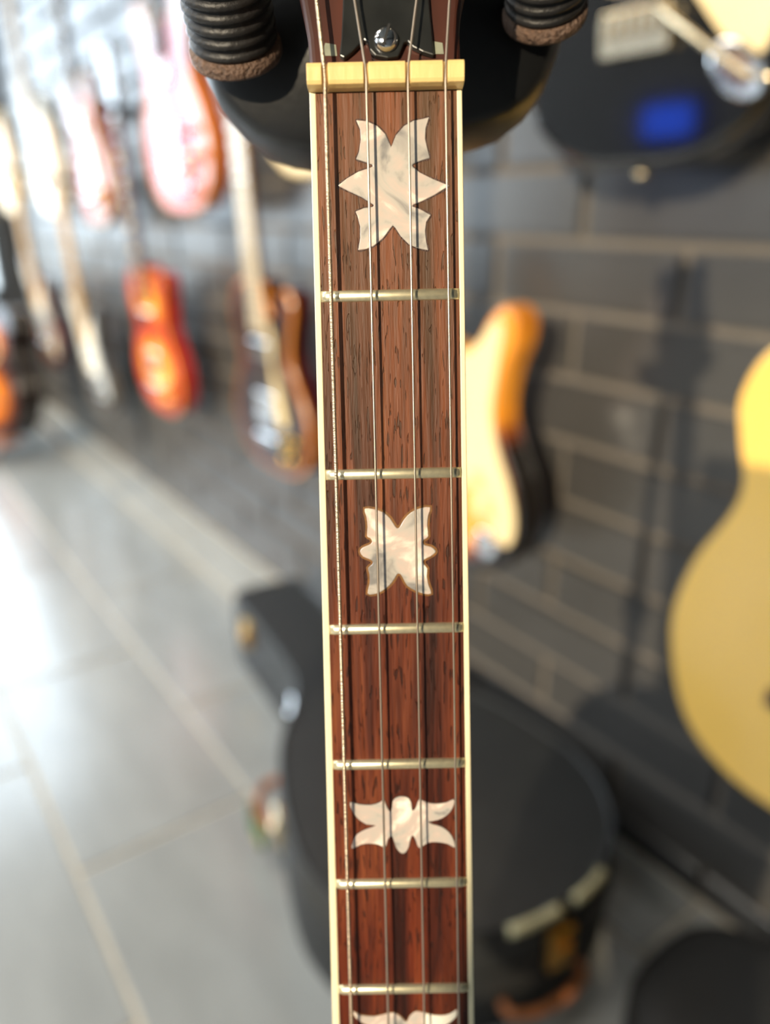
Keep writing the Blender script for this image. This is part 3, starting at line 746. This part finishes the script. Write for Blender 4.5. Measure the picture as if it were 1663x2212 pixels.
HANG = []
def hanger(g, nzl, label):
    """wall hanger under the headstock of guitar g"""
    bpy.context.view_layer.update()
    p = g.matrix_world @ Vector((0, 0.012, nzl + 0.025))
    h = thing('guitar_hanger', label, 'hanger', (p.x, YW, p.z), 'wall hangers above the guitars')
    d = p.y - YW
    box('wall_plate', (-.03, -.014, -.05), (.03, -.0015, .05), M['steelblack'], h, .003)
    tube('arm', [(0, -.012, 0), (0, d * .5, -.002), (0, d + .045, .0)], .007, M['steelblack'], h, 10)
    for sx in (-1, 1):
        q = tube('prong', [(0, d + .045, 0), (sx * .036, d + .04, 0), (sx * .040, d + .01, 0), (sx * .040, d - .035, .003), (sx * .038, d - .045, .014)], .007, M['rubber'], h, 10)
    return h

GU = 'electric guitars hung in the lower row'
GT = 'electric guitars hung in the upper row'
SG = [(.02,.318),(.05,.318),(.08,.338),(.108,.368),(.124,.362),(.114,.31),(.105,.25),(.118,.20),(.142,.15),(.152,.105),(.142,.072),(.115,.075),(.085,.105),(.05,.14),(.0,.15),(-.045,.15),(-.075,.19),(-.085,.25),(-.095,.31),(-.118,.36),(-.128,.41),(-.112,.415),(-.085,.37),(-.055,.338),(-.02,.33)]
def jackplate(g):
    lathe('jack_plate', [(0, -.001), (.024, -.001), (.022, .003), (.012, .001), (.006, -.001), (0, -.001)], (.095, -.001, .055), (0, -1, 0), M['chrome'], g, 20).scale = (1, 1, 1.0)
g1 = guitar('electric_guitar', 'amber sunburst double cutaway guitar with large cream pickguard right of the banjo neck', GU, (-.885, .755, .44), 'strat', M['b_strat'], SG, scale=1.08, guard_mat=M['cream'], pickup_mat=M['cream'], knobs=[(.075, .15, 'cream'), (.098, .115, 'cream')], extra=jackplate)
LPG = [(.048,.33),(.062,.30),(.055,.25),(.075,.19),(.088,.135),(.080,.115),(.055,.120),(.046,.16),(.044,.25),(.040,.33)]
g2 = guitar('electric_guitar', 'dark burgundy single cutaway guitar with amber binding, cream pickguard and gold knobs', GU, (-1.49, .765, .425), 'lp', M['b_dark'], LPG, guard_mat=M['cream'], board='pale', hw='chrome', rim=M['amber'],
            knobs=[(.085, .085, 'gold'), (.125, .095, 'gold'), (.075, .045, 'gold'), (.115, .055, 'gold')])
g3 = guitar('electric_guitar', 'cherry red and yellow sunburst single cutaway guitar in the lower row', GU, (-2.19, .765, .415), 'lp', M['b_cherry'], None, board='dark', rim=M['amber'],
            knobs=[(.085, .085, 'gold'), (.125, .105, 'gold'), (.075, .045, 'gold'), (.115, .06, 'gold')])
g4 = guitar('electric_guitar', 'dark glossy guitar with white pickguard and chrome knobs in the lower row', GU, (-2.86, .765, .275), 'strat', mat('grey_lacquer', (90, 84, 78), 0.12, coat=1.0), SG, guard_mat=M['white'], knobs=[(.075, .15, 'chrome'), (.09, .11, 'chrome'), (.098, .075, 'chrome')])
g5 = guitar('electric_guitar', 'brown sunburst guitar with white pickguard farthest along the lower row', GU, (-3.52, .765, .33), 'strat', M['b_tobacco'], SG, guard_mat=M['white'], knobs=[(.075, .15, 'cream'), (.098, .115, 'cream')])
def tremolo(g):
    tube('tremolo_arm', [(.030, -.016, .148), (.045, -.032, .140), (.100, -.036, .102), (.150, -.036, .070), (.185, -.036, .064)], .0036, M['nickel'], g, 10)
    ca, sa = math.cos(math.radians(-38)), math.sin(math.radians(-38))
    def oval(a, b): return [(.118 + ca * a * math.cos(q) - sa * b * math.sin(q), .080 + sa * a * math.cos(q) + ca * b * math.sin(q)) for q in (2 * math.pi * k / 28 for k in range(28))]
    jp = prism('jack_plate', oval(.036, .021), face(-.006), face(.0), M['chrome'], g, .003, 3)
    prism('jack_socket', oval(.022, .010), face(-.0068), face(-.005), M['walnut'], jp)
t1 = guitar('electric_guitar', 'black glossy guitar with brass bridge and tremolo arm at the upper right', GT, (-.600, .765, 1.022), 'strat', M['blackgloss'], [(a, b + .020 if b < .25 else b) for a, b in SG], bzo=.022, guard_mat=M['cream'], hw='nickel', pickup_mat=M['cream'], extra=tremolo)
t2 = guitar('electric_guitar', 'cream bodied guitar peeking out below the black stand yoke', GT, (-1.30, .765, 1.03), 'strat', M['cream'], SG, guard_mat=M['white'], knobs=[(.075, .15, 'cream')])
t3 = guitar('electric_guitar', 'rose red hollow body guitar with gold and chrome knobs in the upper row', GT, (-1.90, .765, .968), 'es', M['b_pink'], None, board='dark', rim=M['amber'],
            knobs=[(.10, .09, 'gold'), (.14, .12, 'gold'), (.07, .05, 'chrome'), (.11, .05, 'chrome'), (.12, .17, 'chrome')])
t4 = guitar('electric_guitar', 'dark red guitar with white pickguard in the upper row', GT, (-2.60, .765, .93), 'lp', M['b_red'], LPG, guard_mat=M['white'], board='dark', rim=M['cream'], knobs=[(.085, .085, 'gold'), (.125, .095, 'gold'), (.115, .055, 'gold')])
t5 = guitar('electric_guitar', 'white guitar with chrome hardware in the upper row near the shop window', GT, (-3.15, .765, .95), 'strat', M['white'], SG, guard_mat=M['white'], knobs=[(.075, .15, 'chrome'), (.098, .115, 'chrome')])
t6 = guitar('electric_guitar', 'pale guitar farthest along the upper row', GT, (-3.82, .765, .95), 'strat', M['cream'], SG, guard_mat=M['white'])
yg = guitar('acoustic_guitar', 'butter yellow hollow guitar cut by the right picture edge', None, (-.245, .745, .355), 'acoustic', M['yellow'], None, board='dark', tilt=2.0)
for g, nzl, l in ((g1, .76, 'amber sunburst'), (g2, .77, 'dark burgundy'), (g3, .77, 'cherry sunburst'), (g4, .76, 'dark glossy'), (g5, .76, 'brown sunburst'),
                  (t1, .76, 'black glossy'), (t2, .76, 'cream bodied'), (t3, .785, 'rose red'), (t4, .77, 'dark red'), (t5, .76, 'white'), (t6, .76, 'farthest pale'), (yg, .785, 'butter yellow')):
    hanger(g, nzl, 'black wall hanger holding the headstock of the %s guitar' % l)

# sunburst acoustic on a floor stand at the far left
ag = guitar('acoustic_guitar', 'tobacco sunburst acoustic guitar on a floor stand at the far left', None, (-3.46, .47, .10), 'acoustic', M['b_acou'], None, board='dark', tilt=-9.0, yaw=20)
fs = thing('guitar_floor_stand', 'low wooden floor stand under the tobacco sunburst acoustic guitar', 'stand', (-3.46, .47, 0))
fs.rotation_euler = (0, 0, math.radians(20))
for sx in (-1, 1):
    tube('leg', [(sx * .12, -.09, .01), (sx * .11, -.02, .085), (sx * .09, .10, .19), (sx * .07, .16, .36)], .012, M['walnut'], fs, 8)
    tube('rear_leg', [(sx * .09, .12, .22), (sx * .12, .25, .01)], .011, M['walnut'], fs, 8)
box('crossbar', (-.12, .06, .12), (.12, .085, .15), M['walnut'], fs, .004)
box('rest', (-.13, -.03, .075), (.13, .06, .095), M['leather'], fs, .006)

# ------------------------------------------------------------------ cases on the floor
def case_outline(ws):
    r = [(t, w_) for t, w_ in ws]; l = [(t, -w_) for t, w_ in ws[::-1] if w_ > 1e-4]
    return [tuple(p) for p in catmull(r + l, 4)]
WS = [(0.0, 0.0), (0.012, 0.09), (0.05, 0.16), (0.12, 0.215), (0.21, 0.238), (0.30, 0.228), (0.40, 0.202), (0.48, 0.168), (0.55, 0.120), (0.62, 0.086), (0.72, 0.077), (0.88, 0.078), (1.0, 0.080), (1.022, 0.070), (1.028, 0.035), (1.03, 0.0)]
case = thing('instrument_case', 'large black hard case with round body and worn edges lying on the tiled floor', 'case', (-.446, .565, 0))
case.rotation_euler = (0, 0, math.radians(180 - 7.8))
co = case_outline(WS)
def lay(k, z): return lambda t, wd: Vector((0.25 + (t - 0.25) * k, wd * k, z))
prism('base_shell', co, lay(0.985, 0.0), lay(1.0, 0.105), M['blackcase'], case, .006, 2)
prism('seam_strip', co, lay(1.008, 0.103), lay(1.008, 0.113), M['casedark'], case, .002, 1)
lid = prism('lid', co, lay(1.0, 0.111), lay(0.985, 0.172), M['blackcase'], case, .012, 3)
# stitched edge bead round the lid and the worn pale stretches of it
def edge_pts(i0, i1, k=0.972, z=0.171): return [lay(k, z)(*co[i % len(co)]) for i in range(i0, i1)]
n = len(co)
tube('edge_bead', edge_pts(0, n + 1), 0.004, M['casedark'], lid, 8)
def on_edge(tmin, tmax, side):
    ids = [i for i, (t, wd) in enumerate(co) if tmin <= t <= tmax and wd * side > 0]
    return ids
for a, b in ((-0.115, -0.040), (-0.028, 0.055)):
    ids = sorted([(wd, t) for t, wd in catmull([(0.05, -0.16), (0.012, -0.09), (0.0, 0.0), (0.012, 0.09), (0.05, 0.16)], 12, False) if a <= wd <= b])
    pts_ = [lay(0.982, 0.168)(t, wd) for wd, t in ids]
    tube('worn_edging', pts_, 0.0075, M['casetrim'], lid, 8)['label'] = 'pale worn stretch of the case edge'
def latch(t, side, m):
    best = min((i for i, (a, b) in enumerate(co) if b * side > 0), key=lambda i: abs(co[i][0] - t))
    a = Vector(co[best] ); c = Vector(co[(best + 1) % n]); tg = (c - a).normalized(); nr = Vector((tg.y, -tg.x))
    if nr.dot(a - Vector((0.25, 0))) < 0: nr = -nr
    V = [Vector((a.x, a.y, 0)) + Vector((tg.x, tg.y, 0)) * x + Vector((nr.x, nr.y, 0)) * y + Vector((0, 0, z)) for x in (-.02, .02) for y in (-.004, .010) for z in (.082, .142)]
    l_ = bevel(pyobj('latch', V, BOXF, m, case), .003, 2)
    V = [Vector((a.x, a.y, 0)) + Vector((tg.x, tg.y, 0)) * x + Vector((nr.x, nr.y, 0)) * y + Vector((0, 0, z)) for x in (-.011, .011) for y in (.008, .016) for z in (.090, .120)]
    bevel(pyobj('latch_lever', V, BOXF, m, l_), .003, 2)
for t, sd_, m_ in ((0.60, 1, 'chrome'), (0.09, 1, 'brass'), (0.34, 1, 'nickel'), (0.001, -1, 'brass'), (0.60, -1, 'nickel'), (0.9, 1, 'brass')): latch(t, sd_, M[m_])
hpts = [(0.385, 0.200, 0.09), (0.385, 0.222, 0.088), (0.42, 0.226, 0.086), (0.46, 0.212, 0.086), (0.475, 0.195, 0.088), (0.47, 0.168, 0.09)]
tube('handle', [Vector(p) for p in catmull(hpts, 4, False)], 0.009, M['leather'], case, 10)
tube('end_handle', [Vector(p) for p in catmull([(0.008, 0.055, 0.05), (-0.012, 0.05, 0.045), (-0.022, 0.0, 0.04), (-0.012, -0.06, 0.045), (0.008, -0.065, 0.05)], 4, False)], 0.007, M['leather'], case, 8)
box('tag_strap', (.425, .226, .06), (.433, .238, .10), M['leather'], case, .002)
tg_ = prism('luggage_tag', [(0.395, 0.03), (0.455, 0.03), (0.462, 0.05), (0.455, 0.082), (0.40, 0.082), (0.39, 0.055)], lambda a, b: Vector((a, 0.230, b)), lambda a, b: Vector((a, 0.236, b)), M['green'], case, .002)
box('tag_panel', (.402, .2362, .034), (.425, .2375, .055), M['tagyellow'], tg_)

# soft bag at the lower right
bag = thing('gig_bag', 'soft black nylon gig bag lying against the wall at the lower right corner', 'bag', (-.385, .715, 0))
WB = [(0.0, 0.0), (0.01, 0.07), (0.05, 0.115), (0.13, 0.14), (0.3, 0.135), (0.45, 0.10), (0.6, 0.075), (0.9, 0.07), (0.94, 0.05), (0.95, 0.0)]
bo = case_outline(WB)
bag.rotation_euler = (0, 0, math.radians(2))
V, F = [], []; n2 = len(bo)
prof2 = [(0.97, 0.0), (1.0, 0.02), (1.0, 0.055), (0.96, 0.075), (0.8, 0.085), (0.4, 0.09)]
for k, z in prof2:
    for t, wd in bo: V.append(Vector((0.3 + (t - 0.3) * k, wd * k, z)))
for i in range(len(prof2) - 1):
    for j in range(n2): F.append((i * n2 + j, i * n2 + (j + 1) % n2, (i + 1) * n2 + (j + 1) % n2, (i + 1) * n2 + j))
F += [tuple(range(n2)), tuple((len(prof2) - 1) * n2 + j for j in range(n2))]
pyobj('shell', V, F, M['canvas'], bag, True)
tube('zip_piping', [Vector((0.3 + (t - 0.3) * 0.985, wd * 0.985, 0.068)) for t, wd in bo + bo[:1]], 0.004, M['rubber'], bag, 6)
tube('carry_strap', [Vector((x, 0.11 * math.sin(x * 9) - 0.02, 0.095)) for x in (0.12, 0.16, 0.2, 0.24, 0.28, 0.32, 0.36)], 0.008, M['canvas'], bag, 8)

# unseen column added behind the camera to shade the lower yellow guitar
shade_col = thing('shade_column', 'tall narrow black column added out of view to shade the yellow guitar', 'shade_blocker', (.447, -.72, 0))
shade_col.rotation_euler = (0, 0, math.radians(28.8))
box('column_body', (-.085, -.11, .02), (.085, .11, 1.165), M['blackcase'], shade_col, .008)
box('column_front', (-.075, .108, .25), (.075, .118, 1.14), M['canvas'], shade_col, .004)
box('column_foot', (-.11, -.14, 0), (.11, .14, .022), M['steelblack'], shade_col, .004)

# ceiling light panels of the shop
em = bpy.data.materials.new('lit_diffuser'); em.use_nodes = True
et = em.node_tree; et.nodes.clear()
eo = et.nodes.new('ShaderNodeOutputMaterial'); ee = et.nodes.new('ShaderNodeEmission')
ee.inputs['Color'].default_value = (1.0, 0.95, 0.86, 1); ee.inputs['Strength'].default_value = 15.0
et.links.new(ee.outputs[0], eo.inputs[0])
rows = {-0.75: 'guitar side', -1.85: 'street side'}
cols = {-3.75: 'nearest the end window', -2.6: 'in the middle', -1.45: 'farthest from the end window'}
for yy, rl in rows.items():
    for xx, cl in cols.items():
        lp_ = thing('ceiling_light', 'flat white ceiling light panel %s, %s row' % (cl, rl), 'light', (xx, yy, ZC), 'ceiling light panels')
        boxes('frame', [((-.62, -.32, -.03), (.62, -.30, 0)), ((-.62, .30, -.03), (.62, .32, 0)), ((-.62, -.30, -.03), (-.60, .30, 0)), ((.60, -.30, -.03), (.62, .30, 0))], M['white'], lp_)
        pyobj('diffuser', [(-.6, -.3, -.02), (.6, -.3, -.02), (.6, .3, -.02), (-.6, .3, -.02)], [(0, 3, 2, 1)], em, lp_)

# lit blue sign on the street wall; it shows as a reflection in the black guitar
bs = thing('wall_sign', 'small glowing blue light box on the street side wall', 'sign', (-2.96, YL + 0.001, 1.08))
box('housing', (-.20, .0, -.13), (.20, .05, .13), M['steelblack'], bs, .004)
bmx = bpy.data.materials.new('blue_glow'); bmx.use_nodes = True
bt = bmx.node_tree; bt.nodes.clear()
b_o = bt.nodes.new('ShaderNodeOutputMaterial'); b_e = bt.nodes.new('ShaderNodeEmission')
b_e.inputs['Color'].default_value = (0.03, 0.12, 1.0, 1); b_e.inputs['Strength'].default_value = 7.0
bt.links.new(b_e.outputs[0], b_o.inputs[0])
pyobj('lit_panel', [(-.16, .052, -.08), (.16, .052, -.08), (.16, .052, .08), (-.16, .052, .08)], [(0, 3, 2, 1)], bmx, bs)
